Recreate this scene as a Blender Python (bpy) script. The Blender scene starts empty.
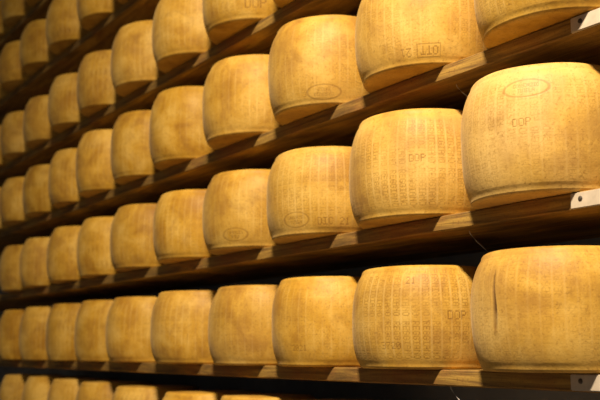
import bpy, bmesh, math, random
import numpy as np
from mathutils import Matrix, Vector

random.seed(7)
scene = bpy.context.scene
COL = scene.collection
H = 0.258                      # height of a wheel of cheese, metres
PI = math.pi

# ------------------------------------------------------------------ helpers
def tag(o, label=None, cat=None, group=None, kind=None):
    if label: o['label'] = label
    if cat: o['category'] = cat
    if group: o['group'] = group
    if kind: o['kind'] = kind
    return o

def link(name, me, mat, parent=None, loc=(0, 0, 0)):
    o = bpy.data.objects.new(name, me)
    COL.objects.link(o)
    if mat and not me.materials: me.materials.append(mat)
    o.location = loc
    if parent: o.parent = parent
    return o

def box_bm(bm, x0, x1, y0, y1, z0, z1):
    v = [bm.verts.new((x, y, z)) for x in (x0, x1) for y in (y0, y1) for z in (z0, z1)]
    for f in ((0, 1, 3, 2), (4, 6, 7, 5), (0, 4, 5, 1), (2, 3, 7, 6), (0, 2, 6, 4), (1, 5, 7, 3)):
        bm.faces.new([v[i] for i in f])

def bm_mesh(name, bm, smooth=False):
    bmesh.ops.recalc_face_normals(bm, faces=bm.faces)
    me = bpy.data.meshes.new(name)
    bm.to_mesh(me); bm.free()
    if smooth:
        for p in me.polygons: p.use_smooth = True
    return me

# ------------------------------------------------------------------ materials
class NT:
    def __init__(self, name):
        self.m = bpy.data.materials.new(name); self.m.use_nodes = True
        self.t = self.m.node_tree; self.b = self.t.nodes['Principled BSDF']
    def n(self, typ, **kw):
        x = self.t.nodes.new(typ)
        for k, v in kw.items(): setattr(x, k, v)
        return x
    def l(self, a, b): self.t.links.new(a, b)
    def noise(self, vec, scale, detail=4, rough=.55, dist=0):
        x = self.n('ShaderNodeTexNoise'); x.inputs['Scale'].default_value = scale
        x.inputs['Detail'].default_value = detail; x.inputs['Roughness'].default_value = rough
        x.inputs['Distortion'].default_value = dist
        self.l(vec, x.inputs['Vector']); return x.outputs['Fac']
    def ramp(self, fac, stops):
        x = self.n('ShaderNodeValToRGB'); e = x.color_ramp.elements
        while len(e) < len(stops): e.new(.5)
        for i, (p, c) in enumerate(stops):
            e[i].position = p; e[i].color = c if len(c) == 4 else (*c, 1)
        self.l(fac, x.inputs['Fac']); return x.outputs['Color']
    def mix(self, fac, a, b, mode='MIX'):
        x = self.n('ShaderNodeMix', data_type='RGBA', blend_type=mode)
        for s, v in ((x.inputs['Factor'], fac), (x.inputs['A'], a), (x.inputs['B'], b)):
            if hasattr(v, 'links'): self.l(v, s)
            else: s.default_value = v if not isinstance(v, tuple) else (*v, 1)
        return x.outputs['Result']
    def math(self, op, a, b=0.0):
        x = self.n('ShaderNodeMath', operation=op)
        for s, v in zip(x.inputs, (a, b)):
            if hasattr(v, 'links'): self.l(v, s)
            else: s.default_value = v
        return x.outputs[0]
    def mapping(self, vec, scale=(1, 1, 1), loc=None):
        x = self.n('ShaderNodeMapping'); x.inputs['Scale'].default_value = scale
        self.l(vec, x.inputs['Vector'])
        if loc is not None: self.l(loc, x.inputs['Location'])
        return x.outputs['Vector']
    def bump(self, h, strength, dist):
        x = self.n('ShaderNodeBump'); x.inputs['Strength'].default_value = strength
        x.inputs['Distance'].default_value = dist
        self.l(h, x.inputs['Height']); self.l(x.outputs['Normal'], self.b.inputs['Normal'])

def cheese_material():
    k = NT('cheese_rind')
    tc = k.n('ShaderNodeTexCoord'); oi = k.n('ShaderNodeObjectInfo')
    off = k.n('ShaderNodeCombineXYZ')
    rnd = oi.outputs['Random']
    for i, f in enumerate((13.0, 29.0, 7.0)): k.l(k.math('MULTIPLY', rnd, f), off.inputs[i])
    v = k.mapping(tc.outputs['Object'], (1, 1, 1), off.outputs[0])
    vs = k.mapping(tc.outputs['Object'], (1, 1, .16), off.outputs[0])
    big = k.noise(v, 8, 6, .62, .3)
    base = k.ramp(big, [(.36, (.38, .180, .010)), (.50, (.56, .308, .026)), (.64, (.69, .430, .078))])
    # pale dusty rind colour in soft patches
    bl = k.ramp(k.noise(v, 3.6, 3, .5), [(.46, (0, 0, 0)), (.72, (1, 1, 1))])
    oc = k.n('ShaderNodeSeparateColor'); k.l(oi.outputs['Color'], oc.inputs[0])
    lightened = k.math('MULTIPLY', k.math('ADD', k.math('MULTIPLY', bl, .6), .25), oc.outputs[0])
    base = k.mix(lightened, base, (.71, .50, .20))
    # streaks that run up the side
    st = k.ramp(k.noise(vs, 42, 3, .6), [(.38, (0, 0, 0)), (.66, (1, 1, 1))])
    base = k.mix(k.math('MULTIPLY', st, .16), base, (.70, .45, .11))
    # fine speckle
    sp = k.ramp(k.noise(v, 150, 3, .7), [(.30, (1, 1, 1)), (.46, (0, 0, 0))])
    base = k.mix(k.math('MULTIPLY', sp, .6), base, (.30, .15, .025))
    # brown stains
    sn = k.ramp(k.noise(v, 10, 4, .6, .6), [(.54, (0, 0, 0)), (.68, (1, 1, 1))])
    base = k.mix(k.math('MULTIPLY', sn, .36), base, (.27, .125, .025))
    at = k.n('ShaderNodeAttribute', attribute_name='mark')
    base = k.mix(k.math('MULTIPLY', at.outputs['Fac'], .85), base, (.22, .10, .016))
    at3 = k.n('ShaderNodeAttribute', attribute_name='pale')
    base = k.mix(k.math('MULTIPLY', at3.outputs['Fac'], .34), base, (.76, .56, .24))
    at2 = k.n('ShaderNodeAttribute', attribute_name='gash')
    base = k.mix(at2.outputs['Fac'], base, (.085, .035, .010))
    # every wheel ages a little differently
    hs = k.n('ShaderNodeHueSaturation'); k.l(base, hs.inputs['Color'])
    k.l(k.math('ADD', k.math('MULTIPLY', rnd, .20), .90), hs.inputs['Value'])
    k.l(hs.outputs['Color'], k.b.inputs['Base Color'])
    k.b.inputs['Roughness'].default_value = .52
    k.b.inputs['Specular IOR Level'].default_value = .22
    k.b.inputs['Sheen Weight'].default_value = .16
    k.b.inputs['Sheen Roughness'].default_value = .4
    k.b.inputs['Sheen Tint'].default_value = (1, .80, .50, 1)
    h = k.math('ADD', k.math('MULTIPLY', k.noise(v, 120, 4, .65), .6), k.noise(v, 26, 3, .6))
    k.bump(h, .22, .004)
    return k.m

def wood_material(name, dark, mid, light):
    k = NT(name)
    tc = k.n('ShaderNodeTexCoord')
    v = k.mapping(tc.outputs['Object'], (1.4, 10, 26))
    g = k.noise(v, 2.2, 6, .65, .8)
    c = k.ramp(g, [(.30, dark), (.5, mid), (.72, light)])
    v2 = k.mapping(tc.outputs['Object'], (1, 1, 1))
    blot = k.ramp(k.noise(v2, 6.5, 4, .6), [(.5, (0, 0, 0)), (.68, (1, 1, 1))])
    c = k.mix(k.math('MULTIPLY', blot, .55), c, (.30, .115, .035))
    sp = k.ramp(k.noise(v2, 170, 2, .7), [(.28, (1, 1, 1)), (.44, (0, 0, 0))])
    c = k.mix(k.math('MULTIPLY', sp, .6), c, (.09, .045, .018))
    k.l(c, k.b.inputs['Base Color'])
    k.b.inputs['Roughness'].default_value = .68
    k.b.inputs['Specular IOR Level'].default_value = .25
    k.bump(g, .4, .003)
    return k.m

def plain(name, col, rough=.7, metal=0, var=.12, scale=20):
    k = NT(name)
    tc = k.n('ShaderNodeTexCoord')
    c = k.ramp(k.noise(tc.outputs['Object'], scale, 4, .6),
               [(.3, tuple(x * (1 - var) for x in col)), (.7, tuple(min(1, x * (1 + var)) for x in col))])
    k.l(c, k.b.inputs['Base Color'])
    k.b.inputs['Roughness'].default_value = rough; k.b.inputs['Metallic'].default_value = metal
    return k.m

CHEESE = cheese_material()
WOOD = wood_material('shelf_wood', (.085, .050, .022), (.27, .155, .038), (.58, .36, .072))  # dark stops deepened for shadowed undersides, light stop yellowed for the lit edge patches
PLATE = plain('cream_paint', (.55, .47, .355), .6, 0, .12, 40)
RIVET = plain('dark_rivet', (.07, .055, .04), .6, .3, .2, 90)
WIRE = plain('dull_wire', (.62, .58, .52), .45, .3, .1, 60)
DARK = plain('dark_wall_paint', (.26, .29, .32), .9, 0, .25, 3)  # base colour raised and blued so the unlit gaps show veiled grey blacks
STEEL = plain('dark_steel', (.03, .034, .035), .6, .4, .2, 12)
FLOORM = plain('concrete', (.10, .09, .08), .8, 0, .2, 5)
CEILM = plain('ceiling_plaster', (.30, .28, .25), .9, 0, .1, 4)

# ------------------------------------------------------------------ dotted lettering
FONT = {
 'P': '11110 10001 10001 11110 10000 10000 10000', 'A': '01110 10001 10001 11111 10001 10001 10001',
 'R': '11110 10001 10001 11110 10100 10010 10001', 'M': '10001 11011 10101 10101 10001 10001 10001',
 'I': '11111 00100 00100 00100 00100 00100 11111', 'G': '01110 10001 10000 10111 10001 10001 01110',
 'N': '10001 11001 10101 10011 10001 10001 10001', 'O': '01110 10001 10001 10001 10001 10001 01110',
 'E': '11111 10000 10000 11110 10000 10000 11111', 'D': '11110 10001 10001 10001 10001 10001 11110',
 'C': '01110 10001 10000 10000 10000 10001 01110', 'T': '11111 00100 00100 00100 00100 00100 00100',
 'U': '10001 10001 10001 10001 10001 10001 01110', 'L': '10000 10000 10000 10000 10000 10000 11111',
 'S': '01111 10000 10000 01110 00001 00001 11110', 'Z': '11111 00001 00010 00100 01000 10000 11111',
 '0': '01110 10001 10011 10101 11001 10001 01110', '1': '00100 01100 00100 00100 00100 00100 01110',
 '2': '01110 10001 00001 00010 00100 01000 11111', '3': '11110 00001 00001 01110 00001 00001 11110',
 '7': '11111 00001 00010 00100 01000 01000 01000', ' ': '00000 00000 00000 00000 00000 00000 00000',
}
def bitmap(text, gap=1):
    g = {c: np.array([[int(b) for b in r] for r in FONT[c].split()]) for c in set(text)}
    return np.concatenate([np.pad(g[c], ((0, 0), (0, gap))) for c in text], 1).astype(float)

def sample(bmp, u, v):
    """soft value of a bitmap; u runs along the columns, v down the rows, in cells"""
    out = np.zeros(u.shape)
    h, w = bmp.shape
    iu = np.floor(u).astype(int); iv = np.floor(v).astype(int)
    ok = (iu >= 0) & (iu < w) & (iv >= 0) & (iv < h)
    d = np.hypot(u - iu - .5, v - iv - .5)
    out[ok] = bmp[iv[ok], iu[ok]] * np.clip(1.45 - 1.7 * d[ok], 0, 1)
    return out

def solid(bmp, u, v):
    out = np.zeros(u.shape)
    h, w = bmp.shape
    iu = np.floor(u).astype(int); iv = np.floor(v).astype(int)
    ok = (iu >= 0) & (iu < w) & (iv >= 0) & (iv < h)
    out[ok] = bmp[iv[ok], iu[ok]]
    return out

BAND = bitmap('PARMIGIANO REGGIANO')

def columns_of_dots(S, Z, phase, pitch=.0245, up=True, lo=.022, hi=.238):
    """the dotted name, turned on its side and repeated round the whole wheel"""
    n = BAND.shape[1]
    cell = (hi - lo) / n
    t = (Z - lo) / cell
    w = ((S + phase) % pitch) / (pitch * .70) * 7
    if up: return sample(BAND, t, w)
    return sample(BAND, n - t, 7 - w)

def word(S, Z, s, z, text, hgt, flip=False):
    bmp = bitmap(text); c = hgt / 7
    u = (S - s) / (c * .9) + bmp.shape[1] / 2; v = (z - Z) / c + 3.5
    if flip: u = bmp.shape[1] - u; v = 7 - v
    return solid(bmp, u, v)

def oval(S, Z, s, z, a, b, w=.0016, flip=False):
    r = np.hypot((S - s) / a, (Z - z) / b)
    m = np.clip(1.4 - np.abs(r - 1) * b / w, 0, 1)
    m = np.maximum(m, 1.3 * word(S, Z, s, z + (b * .30) * (-1 if flip else 1), 'CONSORZIO', b * .42, flip))
    m = np.maximum(m, 1.3 * word(S, Z, s, z - (b * .30) * (-1 if flip else 1), 'TUTELA', b * .42, flip))
    return m

def frame(S, Z, s, z, a, b, w=.0014):
    d = np.maximum(np.abs(S - s) - a, np.abs(Z - z) - b)
    return np.clip(1.5 - np.abs(d) / w, 0, 1)

# ------------------------------------------------------------------ a wheel of cheese
def wheel_mesh(R, hgt, step, marks=(), seed=0, up=True, dots=.55, bulge=.0205):
    rng = np.random.default_rng(seed)
    Rb, Rt = R - bulge * 1.06, R - bulge * 1.6
    prof = [(0, .002), (Rb * .5, .0012), (Rb - .012, 0), (Rb - .004, .0006), (Rb - .0008, .003)]
    nz = max(8, int((hgt - .020) / step))
    for i in range(nz + 1):
        t = i / nz; z = .006 + t * (hgt - .021)
        q = 2 * z / hgt - 1
        r = R - bulge * (1.6 * abs(q) ** 2.6 if q > 0 else 1.1 * abs(q) ** 2.7)
        r += .0016 * math.exp(-(z / .0045) ** 2) - .0007 * math.exp(-((z - .013) / .006) ** 2)
        r -= .004 * max(0, (z - (hgt - .035)) / .035) ** 2
        prof.append((r, z))
    r_end = prof[-1][0]
    for a in (25, 50, 75, 90):
        prof.append((r_end - .013 * (1 - math.cos(math.radians(a))), hgt - .015 + .0148 * math.sin(math.radians(a))))
    prof += [(r_end - .03, hgt), (R * .5, hgt + .002), (0, hgt + .003)]
    side = (5, 5 + nz)
    da = step / R
    fine = np.arange(-PI * 1.02, PI * .14, da)
    rest = np.linspace(fine[-1] + da, fine[0] + 2 * PI, max(14, int(120 * .003 / step * .5)), endpoint=False)
    ang = np.concatenate([fine, rest])
    pr = np.array(prof)[1:-1]
    A, rr = np.meshgrid(ang, pr[:, 0]); _, ZZ = np.meshgrid(ang, pr[:, 1])
    rr = rr.copy()
    # hand-turned unevenness
    ph = rng.uniform(0, 6.28, 4)
    w = np.clip(ZZ / .02, 0, 1)
    rr += w * (.0016 * np.sin(2 * A + ph[0]) + .0012 * np.sin(3 * A + ph[1] + 9 * ZZ) + .0008 * np.sin(7 * A + ph[2] + 20 * ZZ))
    S = A * R
    phase = rng.uniform(0, .02)
    m = columns_of_dots(S, ZZ, phase, up=up) * dots
    # pale rubbed stripes between the columns of print
    pale = np.clip(1 - np.abs(((S + phase) % .0245) / .0245 - .85) / .11, 0, 1)
    # the print is worn away in soft patches
    wear = .5 + .5 * np.sin(3.1 * A + ph[3] + 11 * ZZ) * np.sin(17 * ZZ + 2.3 * A + ph[1])
    wear2 = .5 + .5 * np.sin(9 * A + ph[2] + 31 * ZZ) * np.sin(41 * ZZ - 5 * A + ph[0])
    m *= np.clip(.1 + .9 * wear + .5 * (wear2 - .5), 0, 1)
    pale *= min(1, dots * 1.4) * np.clip(.15 + .9 * wear + .6 * (wear2 - .5), 0, 1) * np.clip((ZZ - .02) / .02, 0, 1) * np.clip((hgt - .02 - ZZ) / .02, 0, 1)
    g = np.zeros(m.shape)
    clear = np.zeros(m.shape)
    for mk in marks:
        kind, deg, z = mk[0], mk[1], mk[2]; s = math.radians(deg) * R
        if kind == 'oval':
            a, b, fl = mk[3], mk[4], mk[5]
            clear = np.maximum(clear, np.clip(4 * (1.15 - np.hypot((S - s) / a, (ZZ - z) / b)), 0, 1))
        elif kind == 'word':
            hh, fl = mk[4], mk[5]; hw = len(mk[3]) * 6 * .9 * hh / 14
            clear = np.maximum(clear, ((np.abs(S - s) < hw + .004) & (np.abs(ZZ - z) < hh * .75)) * 1.0)
    m *= 1 - .85 * clear
    for mk in marks:
        kind, deg, z = mk[0], mk[1], mk[2]; s = math.radians(deg) * R
        if kind == 'oval': m = np.maximum(m, .62 * oval(S, ZZ, s, z, mk[3], mk[4], flip=mk[5]))
        elif kind == 'word': m = np.maximum(m, .75 * word(S, ZZ, s, z, mk[3], mk[4], mk[5]))
        elif kind == 'frame': m = np.maximum(m, .6 * frame(S, ZZ, s, z, mk[3], mk[4]))
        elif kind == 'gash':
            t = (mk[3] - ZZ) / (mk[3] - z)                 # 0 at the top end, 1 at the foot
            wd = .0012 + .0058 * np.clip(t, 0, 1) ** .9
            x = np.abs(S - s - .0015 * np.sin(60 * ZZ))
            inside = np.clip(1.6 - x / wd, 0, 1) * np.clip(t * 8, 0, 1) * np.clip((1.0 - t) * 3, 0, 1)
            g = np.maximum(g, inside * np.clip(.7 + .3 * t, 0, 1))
            # bruised, pitted foot of the cut
            sm = np.exp(-((S - s) / .006) ** 2 - ((ZZ - z - .006) / .018) ** 2)
            m = np.maximum(m, .9 * sm)
    rr = rr - .00035 * m - .006 * g
    P = np.stack([rr * np.cos(A), rr * np.sin(A), ZZ], -1)
    nr, na = A.shape
    verts = np.concatenate([P.reshape(-1, 3), [[0, 0, prof[0][1]], [0, 0, prof[-1][1]]]])
    i = np.arange(nr - 1)[:, None] * na + np.arange(na)[None, :]
    j = np.arange(nr - 1)[:, None] * na + (np.arange(na)[None, :] + 1) % na
    quads = np.stack([i, j, j + na, i + na], -1).reshape(-1, 4)
    a0 = np.arange(na); a1 = (a0 + 1) % na; top = (nr - 1) * na
    tris = np.concatenate([np.stack([a1, a0, np.full(na, nr * na)], -1),
                           np.stack([top + a0, top + a1, np.full(na, nr * na + 1)], -1)])
    me = bpy.data.meshes.new('cheese_wheel')
    nq, nt = len(quads), len(tris)
    me.vertices.add(len(verts)); me.vertices.foreach_set('co', verts.astype(np.float32).ravel())
    me.loops.add(nq * 4 + nt * 3)
    me.loops.foreach_set('vertex_index', np.concatenate([quads.ravel(), tris.ravel()]).astype(np.int32))
    me.polygons.add(nq + nt)
    me.polygons.foreach_set('loop_start', np.concatenate([np.arange(nq) * 4, nq * 4 + np.arange(nt) * 3]).astype(np.int32))
    me.polygons.foreach_set('use_smooth', np.ones(nq + nt, dtype=bool))
    me.update(calc_edges=True)
    for nm, arr in (('mark', m), ('gash', g), ('pale', pale)):
        at = me.attributes.new(nm, 'FLOAT', 'POINT')
        at.data.foreach_set('value', np.concatenate([arr.ravel(), [0, 0]]).astype(np.float32))
    me.validate()
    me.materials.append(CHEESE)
    return me

# rows of wheels: shelf height, then (place along the shelf, radius) from the near end
ROWS = {
 0: (-0.3540, [(-2.166, 0.182), (-2.546, 0.178), (-2.926, 0.196), (-3.371, 0.187), (-3.786, 0.176), (-4.159, 0.176), (-4.532, 0.176), (-4.907, 0.176)]),
 1: (0.0000, [(-1.337, 0.199), (-1.784, 0.193), (-2.201, 0.180), (-2.573, 0.186), (-2.987, 0.199), (-3.465, 0.176), (-3.829, 0.176), (-4.199, 0.180), (-4.593, 0.176), (-4.977, 0.176)]),
 2: (0.3675, [(-1.364, 0.199), (-1.779, 0.199), (-2.202, 0.196), (-2.599, 0.196), (-3.005, 0.197), (-3.426, 0.188), (-3.848, 0.176), (-4.219, 0.181), (-4.635, 0.182), (-5.008, 0.182)]),
 3: (0.7415, [(-1.307, 0.199), (-1.752, 0.199), (-2.193, 0.199), (-2.618, 0.199), (-3.087, 0.186), (-3.467, 0.186), (-3.864, 0.186), (-4.251, 0.184), (-4.638, 0.190), (-5.026, 0.192), (-5.428, 0.199)]),
 4: (1.1330, [(-2.205, 0.199), (-2.631, 0.199), (-3.051, 0.199), (-3.470, 0.199), (-3.897, 0.191), (-4.286, 0.191), (-4.707, 0.189), (-5.093, 0.189), (-5.493, 0.199)]),
 5: (1.5720, [(-3.511, 0.199), (-3.926, 0.199), (-4.369, 0.199), (-4.791, 0.197), (-5.191, 0.197), (-5.636, 0.199)]),
 6: (1.9900, [(-4.852, 0.189), (-5.271, 0.180), (-5.648, 0.190)]),
}
DY = {}

# marks pressed into the nearest wheels: (row, place) -> marks, turned over?
OV = 'oval'; WD = 'word'
MARKS = {
 (2, 0): ([(OV, -62, .222, .050, .020, False), (WD, -64.5, .147, 'DOP', .018, False)], True),
 (2, 1): ([(WD, -46.7, .140, 'DOP', .019, False)], False),
 (2, 2): ([(OV, -68, .043, .044, .021, False), (WD, -33, .036, 'DIC 21', .021, False)], True),
 (2, 3): ([(OV, -58, .041, .046, .020, False)], True),
 (3, 1): ([(WD, -43, .034, 'OTT', .021, True), ('frame', -43, .034, .030, .016), (WD, -61, .032, '21', .022, True)], False),
 (3, 2): ([(OV, -44, .034, .052, .021, True)], False),
 (1, 0): ([('gash', -94, .085, .212)], True),
 (1, 1): ([(WD, -54, .212, '21', .018, False), (WD, -20, .128, 'DOP', .022, False), (WD, -70, .056, '3720', .018, False)], False),
 (1, 2): ([(WD, -68, .052, '2021', .017, False)], False),
 (4, 1): ([(WD, -34, .052, 'DOP', .034, False)], False),
}
LOOK = {
 (2, 0): 'large golden cheese wheel with faint oval seal near its top and letters DOP',
 (2, 1): 'densely dotted cheese wheel stamped DOP, second from the right in third row from bottom',
 (2, 2): 'cheese wheel stamped with an oval seal beside DIC 21, third row from bottom',
 (2, 3): 'cheese wheel with oval seal low on its shaded left side, third row from bottom',
 (3, 0): 'cheese wheel cut off by the top right corner, above the upper cream plate',
 (3, 1): 'cheese wheel with upside-down boxed date and 21 near its lower rim',
 (3, 2): 'cheese wheel with oval seal just above its lower rim, fourth row from bottom',
 (1, 0): 'golden cheese wheel with a dark knife gash, rightmost above the lowest cream plate',
 (1, 1): 'cheese wheel stamped 21 at top and 3720 below, left of the gashed wheel',
 (1, 2): 'cheese wheel stamped 2021 near its foot, third from right in second row from bottom',
 (4, 1): 'cheese wheel with large dotted letters above its lower rim, cropped by the top edge',
 (4, 0): 'cheese wheel of which only the dark underside shows at the top edge',
}
ORD = ['', 'first', 'second', 'third', 'fourth', 'fifth', 'sixth', 'seventh', 'eighth', 'ninth', 'tenth']
ROWN = ['bottom row', 'second row from bottom', 'third row from bottom', 'fourth row from bottom',
        'fifth row from bottom', 'sixth row from bottom', 'topmost row']
HUE = ['half hidden golden', 'golden', 'golden', 'golden', 'brownish yellow', 'brownish yellow', 'shaded brown']

def wheel_label(r, i, n):
    if (r, i) in LOOK: return LOOK[(r, i)]
    if r >= 3:                                   # the last one is only a sliver at the frame's edge
        if i == n - 1: return f'sliver of {HUE[r]} cheese wheel at left frame edge, {ROWN[r]}'
        n -= 1
    tone = HUE[r] if i < 5 else 'blurred ' + HUE[r]
    if i == n - 1: return f'{tone} cheese wheel, {"leftmost whole one" if r >= 3 else "leftmost"} in the {ROWN[r]}'
    if i == 0: return f'{tone} cheese wheel, the rightmost one showing in the {ROWN[r]}'
    if i + 1 <= n // 2: return f'{tone} cheese wheel, {ORD[i+1]} from the right in the {ROWN[r]}'
    return f'{tone} cheese wheel, {ORD[n-i]} from the left in the {ROWN[r]}'

# plain wheels for the far end, shared by copies
PLAIN = [wheel_mesh(.19, H, .0036, seed=50 + s, up=s % 2 == 0, dots=.5) for s in range(5)]
NEAR = {0: 2, 1: 6, 2: 6, 3: 6, 4: 4, 5: 0, 6: 0}
TALL = {(1, 0): .255, (1, 1): .251, (1, 2): .253, (1, 3): .250, (1, 6): .262, (1, 7): .263, (1, 8): .264, (1, 9): .264, (0, 3): .262, (0, 4): .268, (0, 5): .272, (0, 6): .275, (0, 7): .276, (2, 0): .281, (2, 1): .274, (2, 2): .257, (2, 3): .256, (2, 4): .251, (2, 8): .248, (2, 9): .244,
        (3, 1): .272, (3, 2): .276, (3, 3): .272, (3, 4): .284, (3, 5): .276, (3, 6): .276, (3, 7): .264, (3, 8): .250, (3, 9): .246, (3, 10): .246,
        (4, 2): .268, (4, 3): .266, (4, 4): .262, (4, 6): .242, (4, 7): .242, (4, 8): .242, (5, 3): .245, (5, 4): .242}
PRINT = {(1, 1): .75, (2, 1): .75, (3, 1): .75, (1, 0): .32, (2, 0): .48, (3, 0): .65}
PALENESS = {(2, 0): .95, (2, 1): .6, (3, 1): .55, (1, 0): .5, (1, 1): .35, (2, 2): .45, (3, 2): .4}
rnd = random.Random(3)
proto = bpy.data.objects.new('cheese_wheel', PLAIN[0])
first = True
for r, (z0, wheels) in ROWS.items():
    for i, (x, R) in enumerate(wheels):
        hgt = TALL.get((r, i), H * rnd.uniform(.988, 1.008))
        o = proto if first else proto.copy()
        first = False
        if i < NEAR[r]:
            marks, up = MARKS.get((r, i), ([], rnd.random() < .5))
            step = .0011 if i < 3 and r in (1, 2, 3) else .0018
            o.data = wheel_mesh(R, hgt, step, marks, seed=100 * r + i, up=up, dots=PRINT.get((r, i), .55))
            o.scale = (1, 1, 1)
            o.rotation_euler = (0, 0, 0)
        else:
            o.data = PLAIN[rnd.randrange(5)]
            s = R / .19
            o.scale = (s, s, hgt / H)
            o.rotation_euler = (0, 0, rnd.uniform(-.25, .25))
        o.location = (x, DY.get((r, i), rnd.uniform(-.004, .004)), z0)
        o.color = (PALENESS.get((r, i), rnd.uniform(0, .28)), 0, 0, 1)      # how dusty the rind colour is
        COL.objects.link(o)
        tag(o, wheel_label(r, i, len(wheels)), 'cheese', 'cheese wheels in the ' + ROWN[r])

# ------------------------------------------------------------------ shelves
X0, X1, YF, YB, TH = -9.0, -0.45, -0.088, 0.32, .038
def board_mesh():
    bm = bmesh.new()
    n = 120
    rng = random.Random(5)
    ring = []
    for k in range(n + 1):
        x = X0 + (X1 - X0) * k / n
        d = [rng.uniform(-.0012, .0012) for _ in range(4)]
        c = .003
        pts = [(YF + c, 0), (YF, -c + d[0] * .5), (YF + d[1], -TH * .5), (YF, -TH + c + d[2]), (YF + c, -TH), (YB, -TH), (YB, 0)]
        ring.append([bm.verts.new((x, y, z)) for y, z in pts])
    for a, b in zip(ring, ring[1:]):
        for j in range(7):
            bm.faces.new((a[j], a[(j + 1) % 7], b[(j + 1) % 7], b[j]))
    bm.faces.new(ring[0]); bm.faces.new(ring[-1])
    return bm_mesh('shelf_board', bm)

def plate_mesh():
    bm = bmesh.new()
    box_bm(bm, 0, .42, -.0045, .0025, -.0165, .0165)
    bmesh.ops.bevel(bm, geom=[e for e in bm.edges], offset=.0018, segments=2, affect='EDGES')
    return bm_mesh('end_plate', bm)

def rivet_mesh():
    bm = bmesh.new()
    bmesh.ops.create_uvsphere(bm, u_segments=14, v_segments=8, radius=.0055)
    for v in bm.verts: v.co.y *= .4
    return bm_mesh('rivet', bm, True)

def wire_mesh(pts, rad):
    bm = bmesh.new(); prev = None
    for k, p in enumerate(pts):
        p = Vector(p); t = (Vector(pts[min(k + 1, len(pts) - 1)]) - Vector(pts[max(k - 1, 0)])).normalized()
        a = t.orthogonal().normalized(); b = t.cross(a)
        rg = [bm.verts.new(p + rad * (a * math.cos(q) + b * math.sin(q))) for q in (j * PI / 4 for j in range(8))]
        if prev:
            for j in range(8): bm.faces.new((prev[j], prev[(j + 1) % 8], rg[(j + 1) % 8], rg[j]))
        else: bm.faces.new(rg)
        prev = rg
    bm.faces.new(prev)
    return bm_mesh('hanging_wire', bm, True)

BOARD, PLM, RVM = board_mesh(), plate_mesh(), rivet_mesh()
BOARD.materials.append(WOOD)
SHL = ['wooden shelf board under the half hidden bottom row of cheese wheels',
       'wooden shelf board with the lowest cream end plate, carrying the gashed cheese wheel',
       'wooden shelf board with the middle cream end plate, third row of cheese wheels on it',
       'wooden shelf board with the upper cream end plate, under the boxed-date cheese wheel',
       'dark wooden shelf board carrying the fifth row of cheese wheels from bottom',
       'dark wooden shelf board carrying the sixth row of cheese wheels from bottom',
       'dark wooden shelf board at the top left corner, under the topmost cheese wheels']
PX = {1: -1.2547, 2: -1.2331, 3: -1.2112}
WX = {1: (-1.625, -.075), 2: (-1.583, -.04), 3: (-1.614, -.04)}
for r, (z0, _) in ROWS.items():
    e = bpy.data.objects.new('shelf', None); COL.objects.link(e); e.location = (0, 0, z0)
    tag(e, SHL[r], 'shelf', 'wooden shelf boards')
    link('board', BOARD, WOOD, e)
    if r in PX:
        p = link('end_plate', PLM, PLATE, e, (PX[r], YF, -TH * .5)); p['label'] = 'cream painted end plate'
        link('rivet', RVM, RIVET, p, (.026, -.0048, .003))
        x, y = WX[r]
        w = wire_mesh([(0, 0, .004), (.003, .002, -.008), (.020, .004, -.026), (.042, .008, -.046), (.066, .014, -.070)], .0011)
        w = link('hanging_wire', w, WIRE, e, (x, y, -TH)); w['label'] = 'thin wire hanging below the board'

# ------------------------------------------------------------------ the room
def struct(name, x0, x1, y0, y1, z0, z1, mat):
    bm = bmesh.new(); box_bm(bm, x0, x1, y0, y1, z0, z1)
    return tag(link(name, bm_mesh(name, bm), mat), kind='structure')
struct('wall_back', -9.2, 1.6, YB, YB + .15, -1.2, 3.6, DARK)
struct('wall_left', -9.2, -9.0, -3.2, YB, -1.2, 3.6, DARK)
struct('floor', -9.2, 1.6, -3.2, YB + .15, -1.3, -1.2, FLOORM)
struct('ceiling', -9.2, 1.6, -3.2, YB + .15, 3.6, 3.7, CEILM)

# ------------------------------------------------------------------ light: lamps over the aisle
def lamp(x, y, z, watts, size, target, col=(1, .80, .56)):
    d = bpy.data.lights.new('aisle_lamp', 'AREA'); d.shape = 'DISK'; d.size = size
    d.energy = watts; d.color = col
    o = bpy.data.objects.new('aisle_lamp', d); COL.objects.link(o)
    o.location = (x, y, z)
    o.rotation_euler = (Vector(target) - Vector((x, y, z))).to_track_quat('-Z', 'Y').to_euler()
    return o
lamp(-0.4, -1.85, 3.2, 410, .40, (-0.15, -1.65, 0), (1, .81, .60))
w = bpy.data.worlds.new('dim_store'); scene.world = w; w.use_nodes = True
bg = w.node_tree.nodes['Background']
bg.inputs['Color'].default_value = (.75, .69, .62, 1); bg.inputs['Strength'].default_value = .09

# ------------------------------------------------------------------ camera
cd = bpy.data.cameras.new('camera'); cam = bpy.data.objects.new('camera', cd); COL.objects.link(cam)
fw = Vector((-0.8179777, 0.5509513, 0.1654241)); rt = Vector((0.5589348, 0.8292090, 0.0020700)); up = Vector((0.1360307, -0.0941545, 0.9862204))
cam.matrix_world = Matrix(((rt.x, up.x, -fw.x, 0), (rt.y, up.y, -fw.y, -1.5971925), (rt.z, up.z, -fw.z, .0380652), (0, 0, 0, 1)))
cd.sensor_width = 36; cd.lens = 912.814 / 600 * 36
cd.clip_start = .05
cd.dof.use_dof = True; cd.dof.focus_distance = 2.05; cd.dof.aperture_fstop = 4.2
scene.camera = cam

vs = scene.view_settings
vs.view_transform = 'Standard'; vs.look = 'None'; vs.gamma = 1; vs.use_curve_mapping = False
vs.exposure = 0.0
